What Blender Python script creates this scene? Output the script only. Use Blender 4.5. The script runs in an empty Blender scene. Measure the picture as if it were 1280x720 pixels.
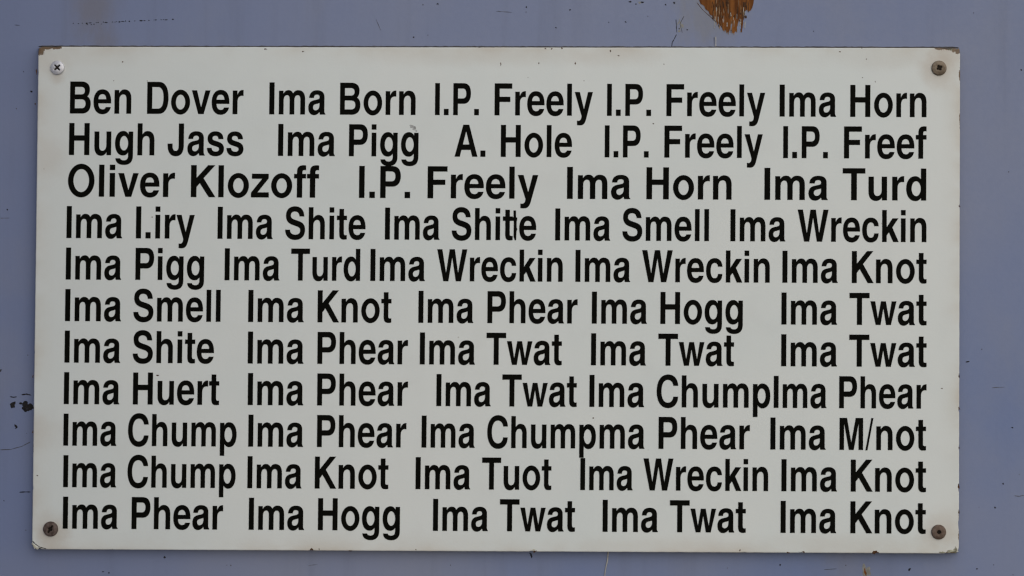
import bpy, bmesh, math, random
from mathutils import Vector, Matrix, Euler
from mathutils.geometry import tessellate_polygon
from mathutils import noise as mnoise

random.seed(7)
scn = bpy.context.scene
C = scn.collection

# ------------------------------------------------------------------ camera
F_PX = 1280 * 61 / 36.0
YAW, PITCH, ROLL = 0.01238314, 0.02031836, -0.00415484
CAM = Vector((0.0258992, -1.1928889, -0.01687469))
M3 = Matrix.Rotation(YAW, 3, 'Z') @ Matrix.Rotation(PITCH, 3, 'X') @ Matrix.Rotation(ROLL, 3, 'Y')
RIGHT, FWD, UP = M3.col[0].copy(), M3.col[1].copy(), M3.col[2].copy()
cam_d = bpy.data.cameras.new('camera')
cam_d.lens = 61.0
cam_d.sensor_width = 36.0
cam_d.clip_start = 0.01
cam_d.clip_end = 200.0
cam = bpy.data.objects.new('camera', cam_d)
C.objects.link(cam)
mw = Matrix((RIGHT, UP, -FWD)).transposed().to_4x4()
mw.translation = CAM
cam.matrix_world = mw
scn.camera = cam

# ------------------------------------------------------------------ world, sun, exposure
SUN_EL, SUN_AZ = math.radians(34), math.radians(154)     # azimuth clockwise from +Y; the wall faces -Y
w = bpy.data.worlds.new('World')
scn.world = w
w.use_nodes = True
nt = w.node_tree
bg = nt.nodes['Background']
sky = nt.nodes.new('ShaderNodeTexSky')
sky.sky_type = 'NISHITA'
sky.sun_disc = False
sky.sun_elevation = SUN_EL
sky.sun_rotation = SUN_AZ
sky.dust_density = 1.5
sky.air_density = 1.0
sky.ozone_density = 1.0
nt.links.new(sky.outputs[0], bg.inputs[0])
bg.inputs[1].default_value = 0.06
sun_d = bpy.data.lights.new('sun', 'SUN')
sun_d.energy = 1.2
sun_d.angle = math.radians(115)
sun_d.color = (1.0, 0.985, 0.955)
sun = bpy.data.objects.new('sun', sun_d)
sdir = Vector((math.sin(SUN_AZ) * math.cos(SUN_EL), math.cos(SUN_AZ) * math.cos(SUN_EL), math.sin(SUN_EL)))
sun.rotation_euler = sdir.to_track_quat('Z', 'Y').to_euler()
sun.location = sdir * 5
C.objects.link(sun)

scn.view_settings.view_transform = 'Standard'
scn.view_settings.look = 'None'
scn.view_settings.gamma = 1.0
scn.view_settings.exposure = 0.44
scn.render.engine = 'CYCLES'
scn.cycles.use_denoising = True
scn.cycles.filter_width = 1.35

T = 0.0086             # the board's thickness: its face is the plane y = 0, the wall's face y = T


def at(x, y, plane=0.0):
    """the point of a plane parallel to the wall seen at a photograph pixel"""
    d = FWD + RIGHT * ((x - 640) / F_PX) + UP * ((360 - y) / F_PX)
    return CAM + d * ((plane - CAM.y) / d.y)


# ------------------------------------------------------------------ node helper
class G:
    def __init__(self, name):
        self.m = bpy.data.materials.new(name)
        self.m.use_nodes = True
        self.t = self.m.node_tree
        self.b = self.t.nodes['Principled BSDF']
        self.oc = self.t.nodes.new('ShaderNodeTexCoord').outputs['Object']

    def n(self, typ, **kw):
        nd = self.t.nodes.new(typ)
        for k, v in kw.items():
            setattr(nd, k, v)
        return nd

    def put(self, sock, v):
        if isinstance(v, bpy.types.NodeSocket):
            self.t.links.new(v, sock)
        else:
            sock.default_value = v

    def math(self, op, a, b=0.0, clamp=False):
        nd = self.n('ShaderNodeMath', operation=op, use_clamp=clamp)
        self.put(nd.inputs[0], a)
        self.put(nd.inputs[1], b)
        return nd.outputs[0]

    def scaled(self, s, off=(0, 0, 0)):
        nd = self.n('ShaderNodeMapping')
        self.put(nd.inputs[0], self.oc)
        nd.inputs['Scale'].default_value = s
        nd.inputs['Location'].default_value = off
        return nd.outputs[0]

    def noise(self, scale, detail=4, rough=0.55, vec=None, dist=0.0):
        nd = self.n('ShaderNodeTexNoise')
        self.put(nd.inputs['Vector'], vec if vec is not None else self.oc)
        nd.inputs['Scale'].default_value = scale
        nd.inputs['Detail'].default_value = detail
        nd.inputs['Roughness'].default_value = rough
        nd.inputs['Distortion'].default_value = dist
        return nd.outputs['Fac']

    def ramp(self, v, a, b, lo=0.0, hi=1.0, smooth=True):
        nd = self.n('ShaderNodeMapRange')
        if smooth:
            nd.interpolation_type = 'SMOOTHSTEP'
        self.put(nd.inputs[0], v)
        for i, q in enumerate((a, b, lo, hi)):
            nd.inputs[i + 1].default_value = q
        return nd.outputs[0]

    def mix(self, f, a, b, blend='MIX'):
        nd = self.n('ShaderNodeMix', data_type='RGBA', blend_type=blend)
        self.put(nd.inputs[0], f)
        for sock, v in ((nd.inputs[6], a), (nd.inputs[7], b)):
            if isinstance(v, tuple):
                v = (*v, 1.0)
            self.put(sock, v)
        return nd.outputs[2]

    def spot(self, c, rx, rz, wob, soft=0.35):
        """1 inside an ellipse about c (metres), its rim broken by the noise value wob"""
        nd = self.n('ShaderNodeVectorMath', operation='SUBTRACT')
        self.put(nd.inputs[0], self.oc)
        nd.inputs[1].default_value = (c.x, c.y, c.z)
        n2 = self.n('ShaderNodeVectorMath', operation='MULTIPLY')
        self.put(n2.inputs[0], nd.outputs[0])
        n2.inputs[1].default_value = (1 / rx, 0, 1 / rz)
        n3 = self.n('ShaderNodeVectorMath', operation='LENGTH')
        self.put(n3.inputs[0], n2.outputs[0])
        d = self.math('ADD', n3.outputs['Value'], wob)
        return self.ramp(d, 1 - soft, 1 + soft, 1.0, 0.0)

    def bump(self, h, strength, dist):
        nd = self.n('ShaderNodeBump')
        nd.inputs['Strength'].default_value = strength
        nd.inputs['Distance'].default_value = dist
        self.put(nd.inputs['Height'], h)
        self.t.links.new(nd.outputs[0], self.b.inputs['Normal'])

    def set(self, **kw):
        for k, v in kw.items():
            if isinstance(v, tuple) and len(v) == 3:
                v = (*v, 1.0)
            self.put(self.b.inputs[k], v)
        return self.m


# ------------------------------------------------------------------ object helpers
def obj(name, bm, mat, parent=None, smooth=False, label=None):
    me = bpy.data.meshes.new(name)
    bm.to_mesh(me)
    bm.free()
    if smooth:
        for p in me.polygons:
            p.use_smooth = True
    me.materials.append(mat)
    o = bpy.data.objects.new(name, me)
    C.objects.link(o)
    if parent:
        o.parent = parent
    if label:
        o['label'] = label
    return o


def thing(name, label, cat, loc=(0, 0, 0)):
    o = bpy.data.objects.new(name, None)
    o.empty_display_size = 0.05
    o.location = loc
    o['label'] = label
    o['category'] = cat
    C.objects.link(o)
    return o


def dab(bm, px, py, rx, ry, plane, rot=0.0, h=0.00018, rag=0.35, n=14):
    """a raised irregular fleck (sizes in photograph pixels) on a plane"""
    c = at(px, py, plane)
    k = 0.00055
    seed = random.random() * 90
    rim, mid = [], []
    for i in range(n):
        a = 2 * math.pi * i / n
        q = 1 + rag * mnoise.noise(Vector((math.cos(a) * 1.4 + seed, math.sin(a) * 1.4, seed))) * 1.8
        x, z = rx * q * math.cos(a), ry * q * math.sin(a)
        X = (x * math.cos(rot) - z * math.sin(rot)) * k
        Z = (x * math.sin(rot) + z * math.cos(rot)) * k
        rim.append(bm.verts.new((c.x + X, plane - 0.00001, c.z + Z)))
        mid.append(bm.verts.new((c.x + X * .72, plane - h, c.z + Z * .72)))
    for i in range(n):
        j = (i + 1) % n
        bm.faces.new((rim[i], rim[j], mid[j], mid[i]))
    bm.faces.new(mid)


def ribbon(bm, pts, wd, plane, h=0.00015, steps=5, jit=0.35):
    """a thin raised streak along photograph pixels, widths in pixels"""
    P = []
    for (a, b) in zip(pts[:-1], pts[1:]):
        for i in range(steps):
            t = i / steps
            P.append((a[0] + (b[0] - a[0]) * t, a[1] + (b[1] - a[1]) * t))
    P.append(pts[-1])
    k = 0.00055
    rows = []
    for i, (x, y) in enumerate(P):
        a, b = P[max(0, i - 1)], P[min(len(P) - 1, i + 1)]
        t = Vector((b[0] - a[0], 0, -(b[1] - a[1]))).normalized()
        nrm = Vector((-t.z, 0, t.x))
        ww = wd * k * 0.5 * (1 + random.uniform(-jit, jit)) * (0.35 if i in (0, len(P) - 1) else 1)
        c = at(x, y, plane)
        rows.append([bm.verts.new((c + nrm * ww).xyz - Vector((0, 0.00001, 0))),
                     bm.verts.new(c - Vector((0, h, 0))),
                     bm.verts.new((c - nrm * ww).xyz - Vector((0, 0.00001, 0)))])
    for r, s in zip(rows[:-1], rows[1:]):
        bm.faces.new((r[0], s[0], s[1], r[1]))
        bm.faces.new((r[1], s[1], s[2], r[2]))


# ------------------------------------------------------------------ materials
def wall_material():
    g = G('blue_grey_wall_paint')
    big = g.noise(2.6, 4, .55)
    med = g.noise(14, 5, .6, g.scaled((1, 1, .55)))
    streak = g.noise(60, 4, .6, g.scaled((1, 1, .06)))
    fine = g.noise(420, 3, .6)
    col = g.mix(g.ramp(big, .32, .72), WALL_BLUE, WALL_GREY)
    # greyer towards the top, bluer towards the bottom
    sep = g.n('ShaderNodeSeparateXYZ')
    g.put(sep.inputs[0], g.oc)
    up = g.ramp(sep.outputs['Z'], -.22, .2)
    col = g.mix(g.math('MULTIPLY', up, .62), col, WALL_GREY)
    col = g.mix(g.math('MULTIPLY', g.ramp(med, .45, .75), .30), col, (.225, .235, .28))
    col = g.mix(g.math('MULTIPLY', g.ramp(streak, .5, .78), .22), col, (.11, .125, .18))
    # grey primer showing beside the rusty patch, brownish grime rubs elsewhere
    wob = g.math('MULTIPLY', g.math('SUBTRACT', g.noise(90, 5, .65, g.scaled((1, 1, .4))), .5), 2.0)
    halo = g.spot(at(888, 12, T), .020, .024, wob, .5)
    col = g.mix(g.math('MULTIPLY', halo, .5), col, (.20, .195, .19))
    grime = g.spot(at(118, 8, T), .014, .020, wob, .9)
    grime2 = g.spot(at(130, 52, T), .008, .010, wob, .9)
    grime3 = g.spot(at(1060, 705, T), .02, .012, wob, .9)
    for q, k in ((grime, .45), (grime2, .3), (grime3, .18)):
        col = g.mix(g.math('MULTIPLY', q, k), col, (.16, .135, .11))
    # scattered tiny dark specks
    vor = g.n('ShaderNodeTexVoronoi')
    g.put(vor.inputs['Vector'], g.oc)
    vor.inputs['Scale'].default_value = 75
    keep = g.ramp(g.noise(11, 2, .5), .60, .64)
    speck = g.math('MULTIPLY', g.ramp(vor.outputs['Distance'], .035, .075, 1, 0), keep)
    col = g.mix(g.math('MULTIPLY', speck, .6), col, (.05, .05, .055))
    h = g.math('ADD', g.math('MULTIPLY', fine, .5), g.math('MULTIPLY', streak, .5))
    h = g.math('ADD', h, g.math('MULTIPLY', med, .8))
    g.bump(h, .12, .0010)
    return g.set(**{'Base Color': col, 'Roughness': g.ramp(fine, .3, .7, .48, .62), 'Specular IOR Level': .35})


WALL_BLUE = (.104, .160, .335)
WALL_GREY = (.200, .224, .318)


def board_material():
    g = G('aged_white_board_paint')
    big = g.noise(5.5, 4, .6)
    med = g.noise(32, 5, .6)
    fine = g.noise(600, 3, .6)
    col = g.mix(g.ramp(big, .35, .65), (.605, .640, .618), (.634, .655, .627))
    col = g.mix(g.math('MULTIPLY', g.ramp(med, .5, .8), .16), col, (.52, .51, .48))
    wob = g.math('MULTIPLY', g.math('SUBTRACT', g.noise(70, 5, .65), .5), 1.6)
    # weathered band along the edges, warm and uneven
    att = g.n('ShaderNodeAttribute', attribute_name='edge')
    edge = att.outputs['Fac']
    band = g.math('MULTIPLY', g.ramp(edge, .02, 1.0, 0, 1, False), g.ramp(g.noise(13, 4, .6, g.scaled((1, 1, 1.5))), .35, .75))
    col = g.mix(g.math('MULTIPLY', band, .55), col, (.43, .34, .235))
    # rust bleeding round the four screws
    rust = [(72, 85, .008, .12), (71, 97, .0045, .25), (60, 72, .010, .12), (1174, 85, .010, .30), (1176, 97, .010, .14),
            (63, 661, .010, .32), (66, 676, .010, .2), (1173, 665, .010, .24), (1180, 655, .011, .12),
            (1186, 68, .009, .2), (1050, 680, .045, .13), (800, 684, .05, .12), (600, 70, .05, .13), (760, 68, .03, .14),
            (1100, 74, .03, .10), (62, 200, .012, .16), (52, 540, .012, .14)]
    for x, y, r, k in rust:
        s = g.spot(at(x, y, 0), r, r * .9 if r < .02 else .006, wob, .8)
        col = g.mix(g.math('MULTIPLY', s, k), col, (.36, .25, .15))
    # bare board where paint has gone at the very rim
    worn = g.math('MULTIPLY', g.ramp(edge, .86, .97), g.ramp(g.noise(85, 5, .7), .64, .68))
    wob = g.math('MULTIPLY', g.math('SUBTRACT', g.noise(420, 5, .7), .5), 2.6)
    for x, y, rx, rz, in ((50, 61, .0035, .0042), (57, 59, .0085, .0016), (70, 59.4, .0045, .0012), (1184, 60, .0085, .0015), (1196.5, 61.5, .0036, .0030),
                          (1190, 691.5, .004, .0009), (1199.2, 611, .0007, .0022), (1199.2, 647, .0006, .003), (1199.3, 670, .0008, .004), (1199.6, 512, .0007, .0014), (1200, 94, .0007, .004), (1200, 150, .0005, .005), (664, 690.5, .0022, .0007), (43.5, 120, .0006, .004), (41, 560, .0005, .004)):
        worn = g.math('MAXIMUM', worn, g.spot(at(x, y, 0), rx, rz, wob, .12))
    brown = g.mix(g.noise(300, 3, .6), (.06, .036, .02), (.21, .135, .07))
    col = g.mix(worn, col, brown)
    col = g.mix(g.ramp(edge, 1.0, 1.06), col, (.085, .060, .050))      # the board's bare sides
    # specks of dirt
    vor = g.n('ShaderNodeTexVoronoi')
    g.put(vor.inputs['Vector'], g.oc)
    vor.inputs['Scale'].default_value = 60
    keep = g.ramp(g.noise(8, 2, .5), .60, .63)
    speck = g.math('MULTIPLY', g.ramp(vor.outputs['Distance'], .02, .05, 1, 0), keep)
    col = g.mix(g.math('MULTIPLY', speck, .5), col, (.16, .12, .08))
    h = g.math('ADD', g.math('MULTIPLY', fine, .3), g.math('MULTIPLY', med, .7))
    h = g.math('SUBTRACT', h, g.math('MULTIPLY', worn, 1.2))
    g.bump(h, .25, .0006)
    return g.set(**{'Base Color': col, 'Roughness': g.ramp(med, .3, .7, .34, .46), 'Specular IOR Level': .45})


def simple(name, a, b, scale, rough, metallic=0.0, bump=0.0, spec=.4, stretch=(1, 1, 1)):
    g = G(name)
    nz = g.noise(scale, 5, .62, g.scaled(stretch))
    col = g.mix(g.ramp(nz, .35, .66), a, b)
    if bump:
        g.bump(nz, bump, .0004)
    return g.set(**{'Base Color': col, 'Roughness': rough, 'Metallic': metallic, 'Specular IOR Level': spec})


M_WALL = wall_material()
M_BOARD = board_material()
M_INK = simple('black_vinyl', (.0022, .0023, .0014), (.0034, .0033, .0021), 60, .6, spec=.03)
M_RUST = simple('rusty_brown', (.085, .029, .008), (.215, .080, .019), 120, .85, bump=.7, spec=.15, stretch=(1.6, 1, .22))
M_RUSTDARK = simple('dark_rust', (.045, .022, .012), (.10, .048, .020), 200, .9, spec=.15)
M_SCUFF = simple('black_scuff', (.006, .006, .007), (.020, .018, .018), 400, .8, spec=.2)
M_FAINT = simple('faint_scuff', (.065, .066, .075), (.10, .10, .11), 400, .8, spec=.2)
M_TAN = simple('tan_streak', (.22, .125, .055), (.30, .20, .12), 300, .85, spec=.15)
M_DARKLINE = simple('dark_grey_line', (.060, .055, .052), (.105, .10, .10), 80, .9, spec=.1)
M_BARE = simple('bare_pale_filler', (.26, .26, .24), (.19, .18, .16), 260, .85, spec=.2)
M_PALE = simple('pale_straw', (.46, .44, .38), (.36, .34, .31), 300, .7, spec=.2)
M_CREAM = simple('cream_flake', (.58, .57, .50), (.40, .38, .28), 240, .8, spec=.2, bump=.4)
M_OLIVE = simple('olive_stained_flake', (.16, .15, .10), (.42, .41, .31), 500, .85, spec=.2, bump=.4)
M_SMUDGE = simple('grey_smudge', (.24, .24, .23), (.52, .53, .52), 420, .8, spec=.2)
M_ZINC = simple('zinc_plated_steel', (.62, .62, .64), (.50, .50, .53), 500, .45, metallic=.45, bump=.1)
M_BROWNSCREW = simple('tarnished_steel', (.105, .076, .050), (.200, .155, .110), 420, .55, metallic=.35, bump=.3)
M_RUSTSCREW = simple('rusted_steel', (.060, .038, .030), (.125, .092, .078), 420, .65, metallic=.3, bump=.5)
M_GREYSCREW = simple('dull_brown_grey_steel', (.095, .062, .044), (.160, .116, .090), 420, .6, metallic=.35, bump=.4)
M_SLOT = simple('dirt_in_recess', (.010, .009, .008), (.024, .017, .012), 500, .9, spec=.1)

# ------------------------------------------------------------------ the wall
wall = thing('wall', 'blue grey painted wall with scuffs, scratches and a rusty patch, behind the white sign', 'wall', (0, T, -.9))


def local(o, root):
    o.location = -Vector(root.location)      # the meshes are laid out in world metres
    return o


bm = bmesh.new()
bmesh.ops.create_cube(bm, size=1)
for v in bm.verts:
    v.co = Vector((v.co.x * 2.6, T + .03 + v.co.y * .06, v.co.z * 1.8))
bmesh.ops.bevel(bm, geom=list(bm.edges), offset=.004, segments=2, affect='EDGES')
local(obj('painted_surface', bm, M_WALL, wall), wall)

# added block out of view, there only to shade the sign's left end
bm = bmesh.new()
x1 = at(-155, 360, T).x
bmesh.ops.create_cube(bm, size=1)
for v in bm.verts:
    v.co = Vector((x1 - .3 + v.co.x * .60, T + .001 - .3 + v.co.y * .60, v.co.z * 1.8))
bmesh.ops.bevel(bm, geom=list(bm.edges), offset=.006, segments=2, affect='EDGES')
local(obj('added_shade_block', bm, M_WALL, wall), wall)

# the rusty patch: a ragged outline with runs at its lower edge
top = [(868, -14), (944, -14)]
edge = [(942, 4), (940.5, 9), (938.5, 13), (935.5, 14.5), (934, 12), (931.5, 13), (929.2, 20), (928.4, 31), (927.6, 40), (926.6, 40), (926.2, 28), (924.8, 22), (923.2, 27), (921.6, 33), (920, 39), (917.6, 41.5),
        (915.2, 41), (914.6, 36), (915.8, 28), (915, 25), (913.6, 30), (912.4, 37), (911, 40.5), (908, 40.5), (906.6, 36), (904.6, 39), (903, 36.5), (901.6, 31), (900, 33), (898.6, 28), (896.6, 31), (895.4, 25.5),
        (893, 24), (891, 20), (887.5, 18.5), (885.5, 14), (882, 11.5), (880, 7), (876, 5), (873, -2)]
poly = [top[1]] + edge + [top[0]]
fine = []
for i, a in enumerate(poly):
    b = poly[(i + 1) % len(poly)]
    for k in range(4):
        t = k / 4
        fine.append((a[0] + (b[0] - a[0]) * t + random.uniform(-.15, .15), a[1] + (b[1] - a[1]) * t + random.uniform(-.15, .15)))
bm = bmesh.new()
lo = [bm.verts.new(at(x, y, T - .00001)) for x, y in fine]
hi = [bm.verts.new(at(x, y, T - .00022)) for x, y in fine]
for i in range(len(lo)):
    j = (i + 1) % len(lo)
    bm.faces.new((lo[i], lo[j], hi[j], hi[i]))
for t in tessellate_polygon([[Vector((x, y, 0)) for x, y in fine]]):
    bm.faces.new([hi[k] for k in t])
bmesh.ops.recalc_face_normals(bm, faces=bm.faces)
patch = local(obj('rust_patch', bm, M_RUST, wall, label='ragged orange brown rusty patch at the top of the wall'), wall)
bm = bmesh.new()
for i in range(26):
    x = random.uniform(886, 936)
    y0 = random.uniform(-6, 16)
    ribbon(bm, [(x, y0), (x + random.uniform(-1, 1), y0 + random.uniform(6, 17))], random.uniform(.7, 1.8), T - .00021)
for q in edge[6:32:2]:
    ribbon(bm, [(q[0] + random.uniform(-3, 3), q[1] - 4), (q[0] + random.uniform(-2, 2), q[1] + random.uniform(-1, 4))], .9, T - .0001)
ribbon(bm, [(871, 3), (878, 12), (888, 21), (895, 28)], .8, T)
for i in range(9):
    dab(bm, random.uniform(890, 934), random.uniform(0, 22), random.uniform(1, 2.6), random.uniform(1, 4), T - .00021, h=.0001)
local(obj('dark_rust_streaks', bm, M_RUSTDARK, wall), wall)
bm = bmesh.new()
for i in range(20):
    x = random.uniform(893, 933)
    y0 = random.uniform(8, 28)
    ribbon(bm, [(x, y0), (x + random.uniform(-.6, .6), y0 + random.uniform(4, 11))], random.uniform(.5, 1.0), T - .00021)
local(obj('pale_paint_streaks', bm, M_PALE, wall), wall)

bm = bmesh.new()
for q in edge[4:34]:
    ribbon(bm, [(q[0] + random.uniform(-1.5, 1.5), q[1] - random.uniform(1, 6)), (q[0] + random.uniform(-.8, .8), q[1] + random.uniform(0, 3.5))], random.uniform(.6, 1.3), T - .0001)
for i in range(14):
    x = random.uniform(884, 934)
    y0 = random.uniform(-4, 18)
    ribbon(bm, [(x, y0), (x + random.uniform(-.6, .6), y0 + random.uniform(5, 14))], random.uniform(.6, 1.1), T - .00022)
local(obj('tan_streaks', bm, M_TAN, wall), wall)

# black scuffs and cracks
bm = bmesh.new()
W_ = T
x = 91.0
while x < 217:
    y = 29.6 - (x - 91) * .044 + random.uniform(-.4, .4)
    L = random.choice((1.2, 1.8, 2.6, 4.2))
    ribbon(bm, [(x, y), (x + L, y - .1)], random.uniform(.9, 1.9), W_, steps=2)
    if x < 120 and random.random() < .5:
        ribbon(bm, [(x + 6, y + 1.6), (x + 8, y + 1.5)], 1.0, W_, steps=2)
    x += L + random.choice((.8, 1.6, 3.2, 5.0))
for q in ((39.4, 114.2, 1.3, 1.1), (29.5, 89.5, .7, .7), (517, 46.4, 1.2, .9), (547, 5, 1.1, 1.1), (658, 9, .8, 1), (712.5, 12.3, 1.1, .9), (695, 34.5, .9, .9),
          (782, 27.5, .9, .8), (761, 28, .6, .6), (788, 2, 1.6, .9), (795, 5, 1.2, .8), (803, 3, 1.8, 1), (832, 6, .9, .9), (843, 3.5, 1.1, 1.4), (849, 36, .8, .8),
          (859, 37.4, 1.2, .9), (1276.7, 87.3, .9, 1.2), (1254, 604.7, 1.1, 1.1), (1244, 634.3, 1.2, 1.1), (1137.5, 711.5, 1.3, 2.2), (1221, 711, .9, .8), (975, 706.3, 1, .9),
          (205.8, 696.7, 1.4, 1.2), (9, 262, .8, 1), (1265.5, 534.5, 1.5, .7), (15.8, 506.5, 3.2, 3.8), (663.7, 693.5, 1.5, 3), (129, 714.6, 1.1, .7), (136, 716, 1.0, .8),
          (20, 533, 1.6, 2), (1, 463, 1.2, 1.2), (5, 626, .7, .7), (1033, 108.6, .7, .6), (1017, 39, .7, .6)):
    dab(bm, *q, W_, rot=random.uniform(-.5, .5), rag=.6)
dab(bm, 31.5, 507, 6.6, 4.2, W_, rag=.5, n=30)
dab(bm, 38, 509.5, 5.2, 4.0, W_ - .00006, rag=.45, n=24)
dab(bm, 33.5, 512.6, 3.6, 2.2, W_ - .0001, rag=.5)
dab(bm, 26.5, 504.4, 2.2, 1.4, W_ - .00008, rag=.5)
for p, wd in (([(12.5, 495.8), (17, 496.6), (21, 496)], 1.3), ([(27, 493.5), (33, 492.6), (39, 494)], 1.4), ([(24, 615.3), (31, 614.9), (38.5, 615)], 1.1),
              ([(1207, 452.6), (1212, 451.8)], 1.6), ([(845.6, 43), (842.4, 49.6), (840.3, 53), (839.6, 58.5)], 1.1), ([(845, 24), (845.5, 33), (846, 41)], .8),
              ([(18, 530), (22, 534), (18.5, 536)], .8), ([(892.6, 46), (892.8, 57.8)], .7), ([(18, 31.2), (25, 31.6)], .7)):
    ribbon(bm, p, wd, W_)
local(obj('black_scuffs', bm, M_SCUFF, wall), wall)

bm = bmesh.new()
for p, wd in (([(0, 562.3), (14, 561.6), (27, 558), (38, 552.4)], .9), ([(1268, 619.6), (1274, 620.4), (1280, 619)], .9), ([(0, 272.7), (12, 272.5)], .6),
              ([(1240, 484.5), (1256, 483.8)], .7), ([(1030, 712), (1046, 711)], .6), ([(470, 24), (476, 38)], .6),
              ([(385, 707), (397, 705.6)], .6), ([(620, 14), (640, 15.4)], .6), ([(855, 20), (850, 30), (853, 41)], .9)):
    ribbon(bm, p, wd, W_)
for i in range(18):
    x, y = random.uniform(0, 1280), random.choice((random.uniform(0, 56), random.uniform(698, 720)))
    if i % 3 == 0:
        x, y = random.choice((random.uniform(0, 38), random.uniform(1206, 1280))), random.uniform(40, 690)
    dab(bm, x, y, random.uniform(.4, .9), random.uniform(.4, 1.0), W_)
local(obj('faint_scratches', bm, M_FAINT, wall), wall)

bm = bmesh.new()
dab(bm, 1082.6, 715, 4.6, 7, W_, rot=.25, rag=.6, n=22)
for q in ((849, 27, 3, 4), (852, 33, 2.4, 3.6), (799, 3, 3, 1.6), (850, 39, 2, 2)):
    dab(bm, *q, W_ + .00008, rag=.8, h=.00012)
local(obj('bare_spots', bm, M_BARE, wall), wall)
bm = bmesh.new()
ribbon(bm, [(894.6, 45.6), (894.9, 52), (894.7, 58.4)], .95, W_)
local(obj('pale_scratch', bm, M_PALE, wall), wall)
bm = bmesh.new()
dab(bm, 1081.5, 715.6, 1.5, 4.6, W_ - .0001, rot=.25, rag=.6, n=16)
local(obj('rust_spot', bm, M_RUST, wall), wall)

# pale thread-like strand hanging from under the board
bm = bmesh.new()
pts = [(760.4, 688), (759.8, 694), (759.2, 701), (757.6, 708), (756.2, 716), (755.6, 726)]
prev = None
for i in range(31):
    t = i / 30 * (len(pts) - 1)
    k = min(int(t), len(pts) - 2)
    a, b = pts[k], pts[k + 1]
    c = at(a[0] + (b[0] - a[0]) * (t - k), a[1] + (b[1] - a[1]) * (t - k), T - .0004)
    r = .00048 * (1 - .35 * i / 30) * random.uniform(.85, 1.1)
    ring = [bm.verts.new(c + Vector((math.cos(q) * r, math.sin(q) * r * .8, 0))) for q in (j * math.pi / 4 for j in range(8))]
    if prev:
        for j in range(8):
            bm.faces.new((prev[j], prev[(j + 1) % 8], ring[(j + 1) % 8], ring[j]))
    else:
        bm.faces.new(ring)
    prev = ring
bm.faces.new(list(reversed(prev)))
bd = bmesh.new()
ribbon(bd, [(48.5 + i * 12.1, 58.0 + i * .0158) for i in range(96)], 2.2, T, h=.0006, steps=3)  # thin dark ribbon on the wall along the board's top edge
local(obj('dark_line', bd, M_DARKLINE, wall, label='thin dark line along the top edge of the sign'), wall)
strand = obj('strand', bm, M_PALE, None, True)
strand['label'] = 'pale thin strand on the wall hanging below the lower edge of the sign'
strand['category'] = 'strand'

# ------------------------------------------------------------------ the sign
sign = thing('sign', 'white rectangular sign board with rows of black names, screwed to the blue grey wall', 'sign', at(619, 689, T))
corner = [(48, 58.4), (1200.2, 60), (1198.6, 692), (40, 686.6)]


def bite(x, y):
    """small losses along the rim, pixels inwards"""
    d = 0.14 * mnoise.noise(Vector((x * .09, y * .09, 3.1))) + 0.10 * mnoise.noise(Vector((x * .35, y * .35, 8.1)))
    for bx, by, r, k in ((48, 58, 5, 2.2), (66, 59, 9, .7), (1199, 60, 7, 1.6), (1184, 60, 10, .9), (1095, 692, 4, 1.9), (1198, 691, 6, 2.2), (1186, 692, 7, 1.0),
                         (40, 686, 6, 3.0), (48, 687, 6, 1.4), (389, 689, 2, 1.1), (664, 690, 2.4, 1.0), (1199, 610, 4, 1.1), (1199, 512, 3, 1.0), (1199, 560, 3, .8),
                         (1200, 258, 2.5, .9), (44, 90, 6, .9), (1199, 655, 7, 1.3), (930, 691, 2, .7), (600, 59, 1.5, .6), (1002, 691, 3, .7), (40, 610, 4, .6), (41, 440, 3, .7)):
        q = math.hypot(x - bx, y - by) / r
        if q < 1:
            d += k * (1 - q * q) * (0.75 + .5 * mnoise.noise(Vector((x * .5, y * .5, 1.7))))
    return max(d, -.3)


rim = []
clean = []
for i in range(4):
    a, b = corner[i], corner[(i + 1) % 4]
    n = 420 if i % 2 == 0 else 240
    nx, ny = ((0, 1), (-1, 0), (0, -1), (1, 0))[i]
    for k in range(n):
        t = k / n
        x, y = a[0] + (b[0] - a[0]) * t, a[1] + (b[1] - a[1]) * t
        d = bite(x, y)
        # soften the four corners
        cq = min(t, 1 - t) * (1155 if i % 2 == 0 else 630)
        if cq < 2.5:
            d += (2.5 - cq) ** 2 * .14
        rim.append((x + nx * d, y + ny * d))
        clean.append((x, y))
cx, cy = 620, 374


def inset(p, d):
    x, y = p
    hx = 579.0
    hy = 315.0
    return (x + (cx - x) / hx * d, y + (cy - y) / hy * d)


bm = bmesh.new()
lay = bm.verts.layers.float.new('edge')
rings = []
for d, depth, e in ((0.4, T - .00002, 1.1), (0, T - .0006, 1.1), (0, .0006, 1.1), (.12, .0003, 1.0), (.45, .0001, .985), (1.0, .00002, .96), (1.6, 0, .94), (3.2, 0, .86), (7, 0, .6), (14, 0, .3),
                    (28, 0, 0), (60, 0, 0), (110, 0, 0), (170, 0, 0), (230, 0, 0), (280, 0, 0), (305, 0, 0)):
    ring = []
    q = min(1.0, max(0.0, (d - 1.6) / 5.4))
    for p, c_ in zip(rim, clean):
        p = (p[0] + (c_[0] - p[0]) * q, p[1] + (c_[1] - p[1]) * q)
        v = bm.verts.new(at(*inset(p, d), depth))
        v[lay] = e
        ring.append(v)
    rings.append(ring)
N = len(rim)
for r, s in zip(rings[:-1], rings[1:]):
    for i in range(N):
        j = (i + 1) % N
        bm.faces.new((r[i], r[j], s[j], s[i]))
mid = bm.verts.new(at(cx, cy, 0))
for i in range(N):
    bm.faces.new((rings[-1][i], rings[-1][(i + 1) % N], mid))
bm.faces.new(list(reversed(rings[0])))
bmesh.ops.recalc_face_normals(bm, faces=bm.faces)
board = local(obj('board', bm, M_BOARD, sign), sign)

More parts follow.
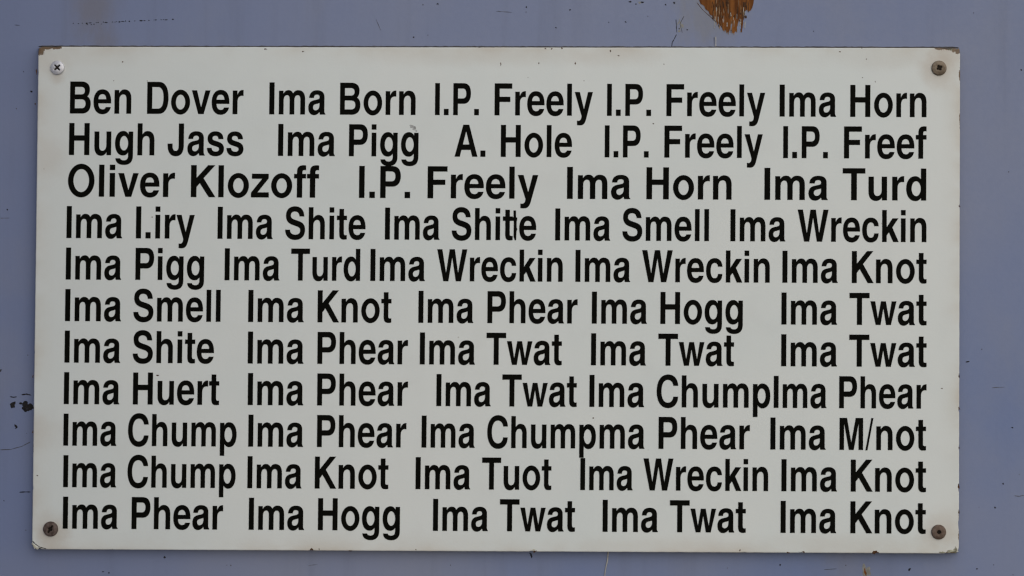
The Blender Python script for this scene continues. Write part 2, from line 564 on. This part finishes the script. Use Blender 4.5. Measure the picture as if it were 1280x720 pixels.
# ---- letter outlines: [advance, shape, shape ...]; a shape is an outline followed by its holes
# path words: M, L, H, V, C, and h / v = a quarter curve that leaves horizontally / vertically
GL = {
 'I': (278, ['M 64 0 V 718 H 214 V 0']),
 '.': (278, ['M 64 0 V 142 H 214 V 0']),
 'l': (278, ['M 69 0 V 718 H 209 V 0']),
 'i': (278, ['M 69 0 V 532 H 209 V 0'], ['M 69 598 V 718 H 209 V 598']),
 'T': (611, ['M 231 0 V 598 H 14 V 718 H 598 V 598 H 381 V 0']),
 'H': (722, ['M 71 0 V 718 H 220 V 444 H 502 V 718 H 651 V 0 H 502 V 322 H 220 V 0']),
 'F': (611, ['M 76 0 V 718 H 587 V 598 H 224 V 418 H 534 V 300 H 224 V 0']),
 'B': (722, ['M 76 0 V 718 H 400 C 545 718 640 655 640 540 C 640 470 615 415 571 384 C 634 356 669 300 669 212 C 669 85 575 0 425 0',
             'M 218 430 V 596 H 385 C 458 596 494 570 494 513 C 494 456 458 430 390 430', 'M 218 120 V 318 H 398 C 476 318 520 282 520 219 C 520 156 480 120 405 120']),
 'D': (722, ['M 76 0 V 718 H 410 C 590 718 685 580 685 360 C 685 138 590 0 410 0', 'M 222 118 V 600 H 385 C 490 600 540 515 540 360 C 540 205 490 118 385 118']),
 'O': (778, ['M 44 359 v 389 737 h 734 359 v 389 -19 h 44 359', 'M 187 359 v 389 102 h 591 359 v 389 616 h 187 359']),
 'C': (722, ['M 684 482 H 538 C 522 560 462 614 378 614 C 256 614 188 516 188 359 C 188 200 260 104 380 104 C 465 104 526 158 538 240 H 684 C 672 80 560 -19 382 -19 C 172 -19 44 130 44 359 C 44 590 172 737 380 737 C 560 737 672 640 684 482']),
 'S': (667, ['M 602 508 H 456 C 452 578 405 618 322 618 C 248 618 204 584 204 530 C 204 482 236 460 325 437 L 430 410 C 565 376 629 315 629 208 C 629 70 515 -19 335 -19 C 150 -19 39 75 39 212 H 184 C 188 140 240 102 345 102 C 432 102 482 136 482 196 C 482 246 450 268 350 294 L 262 317 C 120 354 58 420 58 527 C 58 655 160 737 322 737 C 495 737 598 655 602 508']),
 'P': (667, ['M 76 0 V 718 H 400 C 545 718 627 640 627 488 C 627 340 540 256 405 256 H 224 V 0', 'M 224 376 V 596 H 365 C 445 596 480 560 480 486 C 480 412 445 376 365 376']),
 'J': (556, ['M 334 718 H 484 V 222 C 484 65 400 -18 255 -18 C 105 -18 22 75 22 222 V 266 H 164 V 215 C 164 140 195 104 252 104 C 310 104 334 140 334 205']),
 'K': (722, ['M 87 0 V 718 H 233 V 436 L 525 718 H 710 L 412 426 L 722 0 H 548 L 314 312 L 233 226 V 0']),
 'M': (833, ['M 69 0 V 718 H 290 L 417 170 L 546 718 H 765 V 0 H 630 V 590 L 490 0 H 345 L 204 590 V 0']),
 'W': (944, ['M 14 718 H 172 L 288 190 L 392 718 H 552 L 652 190 L 775 718 H 929 L 742 0 H 584 L 472 530 L 363 0 H 208']),
 'A': (722, ['M 20 0 L 272 718 H 450 L 702 0 H 544 L 494 152 H 226 L 178 0', 'M 266 276 H 454 L 361 568']),
 'a': (556, ['M 527 0 H 372 C 362 14 357 36 356 58 C 308 10 258 -14 198 -14 C 96 -14 29 53 29 154 C 29 243 80 301 182 320 L 290 340 C 335 348 353 364 353 395 C 353 428 326 446 276 446 C 224 446 196 424 189 372 H 52 C 56 480 138 546 282 546 C 422 546 497 490 497 390 V 92 C 497 54 503 34 527 18',
             'M 353 254 V 210 C 353 145 305 96 244 96 C 196 96 169 121 169 163 C 169 205 194 224 252 235 L 300 245 C 325 250 340 252 353 262']),
 'c': (556, ['M 524 352 H 390 C 382 408 345 436 292 436 C 215 436 174 375 174 266 C 174 155 215 96 292 96 C 348 96 384 128 391 192 H 524 C 518 62 430 -14 290 -14 C 130 -14 34 95 34 266 C 34 437 130 546 292 546 C 430 546 520 472 524 352']),
 'e': (556, ['M 528 230 H 163 C 168 145 210 98 283 98 C 335 98 362 115 378 150 H 520 C 490 44 405 -14 280 -14 C 118 -14 23 90 23 262 C 23 440 122 546 280 546 C 440 546 528 445 528 262', 'M 165 325 H 385 C 380 398 342 436 277 436 C 212 436 170 398 165 325']),
 'd': (611, ['M 551 0 H 415 V 58 C 380 10 330 -14 270 -14 C 125 -14 34 100 34 266 C 34 435 125 546 268 546 C 328 546 375 522 411 476 V 718 H 551', 'M 174 266 v 292 100 h 409 266 v 292 432 h 174 266']),
 'p': (611, ['M 62 -207 H 202 V 56 C 240 8 285 -14 345 -14 C 488 -14 578 98 578 266 C 578 436 488 546 340 546 C 280 546 232 522 198 472 V 532 H 62', 'M 204 266 v 320 100 h 438 266 v 320 432 h 204 266']),
 'g': (611, ['M 553 532 H 421 V 470 C 385 522 335 546 270 546 C 130 546 40 435 40 268 C 40 100 128 -5 265 -5 C 330 -5 378 18 413 62 V -10 C 413 -75 375 -112 300 -112 C 240 -112 205 -100 194 -66 H 55 C 62 -160 150 -217 300 -217 C 465 -217 553 -145 553 -12', 'M 178 268 v 295 108 h 411 268 v 295 432 h 178 268']),
 'h': (611, ['M 65 0 V 718 H 205 V 470 C 240 520 290 546 350 546 C 475 546 546 470 546 335 V 0 H 406 V 315 C 406 395 375 432 318 432 C 250 432 205 385 205 305 V 0']),
 'n': (611, ['M 65 0 V 532 H 198 V 462 C 236 520 288 546 350 546 C 475 546 546 470 546 335 V 0 H 406 V 315 C 406 395 375 432 318 432 C 250 432 205 385 205 305 V 0']),
 'm': (889, ['M 64 0 V 532 H 194 V 468 C 232 522 280 546 340 546 C 402 546 448 522 476 475 C 512 523 560 546 625 546 C 755 546 826 475 826 340 V 0 H 686 V 325 C 686 400 660 432 608 432 C 550 432 515 390 515 315 V 0 H 375 V 325 C 375 400 350 432 297 432 C 240 432 204 390 204 315 V 0']),
 'o': (611, ['M 34 266 v 306 546 h 578 266 v 306 -14 h 34 266', 'M 174 266 v 306 100 h 438 266 v 306 432 h 174 266']),
 'r': (389, ['M 64 0 V 532 H 198 V 436 C 232 515 285 546 345 546 H 373 V 408 C 358 411 345 412 325 412 C 245 412 204 365 204 280 V 0']),
 's': (556, ['M 500 370 H 358 C 352 420 322 444 268 444 C 218 444 188 425 188 392 C 188 362 208 350 262 337 L 345 316 C 460 288 519 240 519 155 C 519 50 428 -14 278 -14 C 122 -14 34 55 30 175 H 166 C 172 122 210 92 282 92 C 340 92 375 112 375 146 C 375 178 352 190 295 204 L 210 225 C 98 253 46 300 46 383 C 46 483 135 546 270 546 C 412 546 498 482 500 370']),
 't': (333, ['M 309 532 H 220 V 682 H 82 V 532 H 10 V 432 H 82 V 130 C 82 40 125 -6 215 -6 C 255 -6 285 -3 309 3 V 98 C 298 96 288 95 275 95 C 235 95 220 108 220 150 V 432 H 309']),
 'u': (611, ['M 545 532 V 0 H 412 V 66 C 375 10 325 -14 262 -14 C 137 -14 66 62 66 197 V 532 H 206 V 217 C 206 137 237 100 294 100 C 362 100 405 147 405 227 V 532']),
 'v': (556, ['M 13 532 H 162 L 280 152 L 398 532 H 543 L 357 0 H 200']),
 'w': (778, ['M 10 532 H 152 L 230 150 L 317 532 H 460 L 550 150 L 628 532 H 769 L 610 0 H 466 L 387 368 L 310 0 H 166']),
 'y': (556, ['M 10 532 H 160 L 282 150 L 396 532 H 539 L 350 -70 C 312 -180 268 -217 165 -217 C 130 -217 105 -215 82 -211 V -108 C 96 -111 108 -112 122 -112 C 165 -112 195 -92 207 -45 L 213 -8']),
 'z': (500, ['M 20 0 V 108 L 300 418 H 40 V 532 H 472 V 428 L 190 116 H 480 V 0']),
 'k': (556, ['M 69 0 V 718 H 206 V 335 L 375 532 H 552 L 372 328 L 562 0 H 396 L 272 214 L 206 150 V 0']),
 'f': (333, ['M 84 0 V 430 H 10 V 532 H 84 V 580 C 84 680 140 727 245 727 C 275 727 298 726 318 722 V 612 C 303 615 292 616 278 616 C 240 616 224 602 224 565 V 532 H 318 V 430 H 224 V 0']),
 '/': (255, ['M 0 -8 H 62 L 236 718 H 172']),
}


def flatten(path):
    tok = path.split()
    out = []
    i = 0
    cur = (0.0, 0.0)
    K = .5523

    def cub(a, b, c, d, n=9):
        for k in range(1, n + 1):
            t = k / n
            s = 1 - t
            out.append((s ** 3 * a[0] + 3 * s * s * t * b[0] + 3 * s * t * t * c[0] + t ** 3 * d[0],
                        s ** 3 * a[1] + 3 * s * s * t * b[1] + 3 * s * t * t * c[1] + t ** 3 * d[1]))
    while i < len(tok):
        c = tok[i]
        if c in 'ML':
            cur = (float(tok[i + 1]), float(tok[i + 2]))
            out.append(cur)
            i += 3
        elif c == 'H':
            cur = (float(tok[i + 1]), cur[1])
            out.append(cur)
            i += 2
        elif c == 'V':
            cur = (cur[0], float(tok[i + 1]))
            out.append(cur)
            i += 2
        elif c == 'C':
            q = [float(v) for v in tok[i + 1:i + 7]]
            cub(cur, (q[0], q[1]), (q[2], q[3]), (q[4], q[5]))
            cur = (q[4], q[5])
            i += 7
        elif c in 'hv':
            e = (float(tok[i + 1]), float(tok[i + 2]))
            if c == 'h':
                b, d = (cur[0] + (e[0] - cur[0]) * K, cur[1]), (e[0], e[1] + (cur[1] - e[1]) * K)
            else:
                b, d = (cur[0], cur[1] + (e[1] - cur[1]) * K), (e[0] + (cur[0] - e[0]) * K, e[1])
            cub(cur, b, d, e)
            cur = e
            i += 3
    res = []
    for p in out:
        if not res or math.hypot(p[0] - res[-1][0], p[1] - res[-1][1]) > 1e-6:
            res.append(p)
    if math.hypot(res[0][0] - res[-1][0], res[0][1] - res[-1][1]) < 1e-6:
        res.pop()
    return res


FLAT = {ch: (v[0], [[flatten(p) for p in shape] for shape in v[1:]]) for ch, v in GL.items()}


def prism(bm, loops, put, y0, y1):
    """an outline with holes, raised from y0 to y1; put maps outline units to a pixel"""
    flat = [p for lp in loops for p in lp]
    pix = [put(*p) for p in flat]
    a = [bm.verts.new(at(x, y, y0)) for x, y in pix]
    b = [bm.verts.new(at(x, y, y1)) for x, y in pix]
    tris = tessellate_polygon([[Vector((p[0], p[1], 0)) for p in lp] for lp in loops])
    for t in tris:
        try:
            bm.faces.new([b[k] for k in t])
        except ValueError:
            pass
    k0 = 0
    for lp in loops:
        n = len(lp)
        for k in range(n):
            i, j = k0 + k, k0 + (k + 1) % n
            bm.faces.new((a[i], a[j], b[j], b[i]))
        k0 += n


CAPH = 40.1


def base(row, x):
    l = 141.9 + 51.9 * row
    r = (146.5, 198.4, 250.7, 302.7, 354.2, 406.5, 458.7, 510.8, 562.9, 615.0, 667.1)[row]
    return l + (r - l) * (x - 90) / 1060.0


def word(bm, txt, x0, x1, row):
    first = FLAT[txt[0]][1]
    lo = min(p[0] for s in first for p in s[0])
    pen = 0
    pens = []
    for ch in txt:
        pens.append(pen)
        pen += FLAT[ch][0]
    hi = max(p[0] for s in FLAT[txt[-1]][1] for p in s[0]) + pens[-1]
    sx = (x1 - x0) / (hi - lo)
    sy = CAPH / 718
    yt = -.00009 - row * .000012
    for ch, pn in zip(txt, pens):
        for shape in FLAT[ch][1]:
            def put(u, v, pn=pn):
                x = x0 + (u + pn - lo) * sx
                slant = .0128 * (1 - (x - 44) / 1155.0) + .003
                return (x + (v - 300) * sy * slant, base(row, x) - v * sy)
            prism(bm, shape, put, .0002, yt)


ROWS = [
 [[('Ben', 87.5, 164.2), ('Dover', 183.9, 304.4)], [('Ima', 336.6, 406.9), ('Born', 425, 519.6)], [('I.P.', 543.8, 598.8), ('Freely', 618.2, 741.1)],
  [('I.P.', 758.8, 814), ('Freely', 833, 956.5)], [('Ima', 974.5, 1045.2), ('Horn', 1062.8, 1158.2)]],
 [[('Hugh', 86.3, 193.1), ('Jass', 209.6, 304.5)], [('Ima', 347.6, 418.8), ('Pigg', 436.2, 523.2)], [('A.', 568.3, 606.9), ('Hole', 626, 715.1)],
  [('I.P.', 755.9, 811), ('Freely', 830.5, 953.5)], [('I.P.', 979, 1035), ('Freef', 1055, 1158.2)]],
 [[('Oliver', 84.9, 218.7), ('Klozoff', 238.6, 398.7)], [('I.P.', 448.8, 512.8), ('Freely', 534.5, 672.8)], [('Ima', 708.8, 788), ('Horn', 808, 914.6)],
  [('Ima', 955.5, 1034.8), ('Turd', 1053.3, 1157.9)]],
 [[('Ima', 83.2, 152.8), ('I.iry', 170, 243.3)], [('Ima', 272, 341), ('Shite', 356.5, 457)], [('Ima', 481.2, 549.5), ('Shit', 564.7, 641), ('|', 0, 0), ('e', 649, 670.4)],
  [('Ima', 694, 762.8), ('Smell', 778, 886.3)], [('Ima', 913, 981.8), ('Wreckin', 997, 1158.1)]],
 [[('Ima', 82.3, 151.6), ('Pigg', 169.3, 255.3)], [('Ima', 280.8, 349.5), ('Turd', 363.8, 450.3)], [('Ima', 463, 531.3), ('Wreckin', 546.3, 703.5)],
  [('Ima', 719.3, 787.8), ('Wreckin', 802.5, 962.3)], [('Ima', 978, 1047.3), ('Knot', 1064.8, 1158.3)]],
 [[('Ima', 81.4, 151.5), ('Smell', 166.8, 275.8)], [('Ima', 310.3, 379.8), ('Knot', 397, 489.3)], [('Ima', 523, 591.8), ('Phear', 609.3, 722)],
  [('Ima', 739.8, 808.8), ('Hogg', 825.5, 928.6)], [('Ima', 976.8, 1046.5), ('Twat', 1061.8, 1158.3)]],
 [[('Ima', 80.7, 150.3), ('Shite', 166, 267.5)], [('Ima', 309.8, 379.5), ('Phear', 396.8, 510)], [('Ima', 524.8, 593.8), ('Twat', 608, 702.3)],
  [('Ima', 738.8, 807.5), ('Twat', 822.8, 917.6)], [('Ima', 976.5, 1046.3), ('Twat', 1061.5, 1158.3)]],
 [[('Ima', 79.9, 149.3), ('Huert', 166.2, 274)], [('Ima', 309.8, 379.3), ('Phear', 396.5, 510)], [('Ima', 545.5, 613.5), ('Twat', 627.8, 721)],
  [('Ima', 736.8, 805.3), ('Chump', 820.8, 963)], [('Ima', 967.2, 1033.2), ('Phear', 1049, 1158.2)]],
 [[('Ima', 79.3, 145.6), ('Chump', 160, 295.8)], [('Ima', 310.4, 379), ('Phear', 396.3, 508)], [('Ima', 527, 593.5), ('Chump', 609, 745)],
  [('ma', 749.5, 805.7), ('Phear', 823.2, 937.4)], [('Ima', 963, 1032.2), ('M/not', 1049.4, 1157.6)]],
 [[('Ima', 79.1, 145.3), ('Chump', 159.3, 294.6)], [('Ima', 309.3, 377), ('Knot', 393.5, 485.5)], [('Ima', 519.5, 587.8), ('Tuot', 602.5, 689.3)],
  [('Ima', 725.4, 790.9), ('Wreckin', 804.3, 960.3)], [('Ima', 976.8, 1046.3), ('Knot', 1063.5, 1157.6)]],
 [[('Ima', 78.6, 147.3), ('Phear', 164.5, 278.8)], [('Ima', 311, 380.3), ('Hogg', 397.5, 500)], [('Ima', 541.3, 610), ('Twat', 624.8, 718.8)],
  [('Ima', 753.3, 822.5), ('Twat', 837.3, 932.3)], [('Ima', 975.8, 1045.3), ('Knot', 1063, 1157.3)]],
]
for r, row in enumerate(ROWS):
    for name in row:
        bm = bmesh.new()
        for txt, x0, x1 in name:
            if txt == '|':
                frag = [(535, 53), (557, 53), (557, 108), (567, 111), (566, 134), (562, 138), (562, 193), (568, 206), (561, 222), (558, 290), (555, 297), (546, 297), (536, 268), (538, 140), (531, 136), (531, 109), (536, 106)]
                lp = [(560 + x / 6.545, 255 + y / 6.545) for x, y in frag]
                prism(bm, [lp], lambda u, v: (u, v), .0002, -.00009 - r * .000012)
            else:
                word(bm, txt, x0, x1, r)
        bmesh.ops.recalc_face_normals(bm, faces=bm.faces)
        local(obj('name_lettering', bm, M_INK, sign), sign)

# ---- chips, flakes and grime on the board
for p, wd in (([(40.5, 676), (44, 680), (50, 684), (58, 686)], 1.1), ([(41, 679.5), (45.5, 684), (52, 686.4)], .9)):
    bm = bmesh.new()
    ribbon(bm, p, wd, 0)
    local(obj('paint_crack', bm, M_SCUFF, sign), sign)
for q in ((153.4, 77.5, .9, .8), (184, 101, .5, .5), (142, 101, .5, .5), (626, 80, .6, 1.8), (673.5, 79.5, .6, 1.2), (719, 79.4, .9, 1.3), (763, 63.6, .9, 1.4), (773, 69.4, 1.1, .7),
          (682, 60.8, 1.2, 1), (690, 61, 1.3, 1), (702.6, 60.6, 1.1, 1.1), (378.5, 64.3, 1.2, .7), (332, 61.3, 1.6, .7), (830, 80.3, .7, .6), (197, 469.4, 1.3, 1.1), (741.5, 522.4, 1.1, .8),
          (190, 271.2, 1.2, .8), (1177, 485.5, 1.1, .7), (46.8, 594.4, .9, .9), (816.5, 154.6, .8, .8), (389.5, 686.8, 1.8, 1.3), (399, 686.5, .7, 1), (925, 687.6, 1.1, 1), (438, 688.4, 2, .8),
          (668, 689, 2.6, 1.2), (1094, 690.2, 4, 1.8), (1004, 689.6, 1.6, 1), (985, 690.6, 1.8, .8), (1198.4, 608, .9, 3.2), (1199, 510.8, .9, 1.8), (1198.6, 560, .7, 1.6), (1199.4, 258, 1, 1),
          (1050, 64.6, 1.1, .8), (1083, 74, .8, .7), (1094, 102, .7, .8), (1078, 97, .6, .7), (45.5, 89, .8, 3), (44, 130, .7, 1.2), (41.5, 470, .6, 2.2), (40.8, 540, .6, 1.5), (520, 687, 1, .6),
          (1199, 470, .7, 3), (1198.8, 640, .8, 3), (730, 101, .5, .7), (660, 97, .5, .5)):
    bm = bmesh.new()
    dab(bm, *q, 0.00004, rag=.7, h=.00014)
    local(obj('grime_speck', bm, M_RUSTDARK, sign), sign)

bm = bmesh.new()
for q in ((515, 158, 3.2, 2.2), (518, 160.5, 2.6, 2.4), (520.5, 163.5, 1.2, 1.4)):
    dab(bm, *q, 0, rot=-.4, rag=.35, h=.00004)
local(obj('grey_smudge', bm, M_SMUDGE, sign), sign)

for q in ((45, 683.6, 4.4, 1.7, -.62), (1188, 689.5, 6, 1.6, .05), (1195, 686.5, 2.2, 3.4, .1), (1177, 690.4, 3.4, 1, 0), (1188, 61.6, 4, .8, -.05), (667, 687.6, 1.9, .8, 0)):
    bm = bmesh.new()
    dab(bm, q[0], q[1], q[2], q[3], 0, rot=q[4], rag=.6, h=.0004, n=22)
    local(obj('paint_flake', bm, M_CREAM if q[0] < 1100 else M_OLIVE, sign), sign)


# ---- the screws: domed heads with a pressed cross recess
def screw(px, py, R_px, rot, mat, label, tip=1.0, arm=.50, arm2=None):
    arm2 = arm2 or arm
    c = at(px, py, 0)
    R = R_px * .00055
    H = .0019

    def cross(x, z):
        ca, sa = math.cos(rot), math.sin(rot)
        u, v = (x * ca + z * sa) / R, (-x * sa + z * ca) / R
        def bar(a, b, arm):
            wd = .115 * (1 - .35 * abs(a) / arm) * tip
            return max(0.0, 1 - max(0.0, abs(b) - wd) / .05) * max(0.0, 1 - max(0.0, abs(a) - arm) / .06)
        core = max(0.0, 1 - max(0.0, math.hypot(u, v) - .2 * tip) / .05)
        return min(1.0, max(bar(u, v, arm), bar(v, u, arm2), core))
    bm = bmesh.new()
    bd = bmesh.new()
    NR, NA = 26, 72
    grid = []
    for i in range(NR + 1):
        q = i / NR
        row = []
        for j in range(NA):
            a = 2 * math.pi * j / NA
            x, z = q * R * math.cos(a), q * R * math.sin(a)
            h = H * (1 - .42 * q ** 2.6)
            if q > .93:
                h *= 1 - ((q - .93) / .07) ** 2 * .55
            h -= .0011 * cross(x, z)
            row.append((c.x + x, -h, c.z + z))
        grid.append(row)
    V = [[bm.verts.new(p) for p in row] for row in grid[1:]]
    c0 = bm.verts.new((c.x, -H + .0011, c.z))
    for j in range(NA):
        bm.faces.new((c0, V[0][j], V[0][(j + 1) % NA]))
    skirt = [bm.verts.new((p[0], .0004, p[2])) for p in grid[-1]]
    V.append(skirt)
    for r, s in zip(V[:-1], V[1:]):
        for j in range(NA):
            k = (j + 1) % NA
            bm.faces.new((r[j], s[j], s[k], r[k]))
    bm.faces.new(skirt)
    bmesh.ops.recalc_face_normals(bm, faces=bm.faces)
    head = local(obj('screw', bm, mat, sign, True, label), sign)
    # dirt lying in the recess: a thin cross-shaped fill just above its floor
    u, u2, wd = arm * R * 1.02, arm2 * R * 1.02, .10 * R * tip
    pts = [(wd, wd), (wd * .75, u2), (-wd * .75, u2), (-wd, wd), (-u, wd * .75), (-u, -wd * .75), (-wd, -wd), (-wd * .75, -u2), (wd * .75, -u2), (wd, -wd), (u, -wd * .75), (u, wd * .75)]
    ca, sa = math.cos(rot), math.sin(rot)
    top_, bot_ = [], []
    for x, z in pts:
        X, Z = x * ca - z * sa, x * sa + z * ca
        d = math.hypot(x, z) / R
        h = H * (1 - .42 * d ** 2.6) - .0006
        top_.append(bd.verts.new((c.x + X, -h, c.z + Z)))
        bot_.append(bd.verts.new((c.x + X, -h + .0006, c.z + Z)))
    tc = bd.verts.new((c.x, -H + .0007, c.z))
    n = len(pts)
    for j in range(n):
        k = (j + 1) % n
        bd.faces.new((tc, top_[j], top_[k]))
        bd.faces.new((top_[j], bot_[j], bot_[k], top_[k]))
    bmesh.ops.recalc_face_normals(bd, faces=bd.faces)
    obj('cross_recess', bd, M_SLOT, head)


screw(72, 84.8, 8.9, .75, M_ZINC, 'clean bright zinc screw')
screw(1173.6, 85.2, 9.4, .5, M_BROWNSCREW, 'tarnished brown screw', tip=1.3, arm=.34)
screw(63.4, 661.2, 9.4, 1.02, M_RUSTSCREW, 'rusted dark brown screw', tip=1.25, arm=.56, arm2=.27)
screw(1173.2, 665, 9.2, .2, M_GREYSCREW, 'dull brown grey screw', tip=1.2, arm=.24)
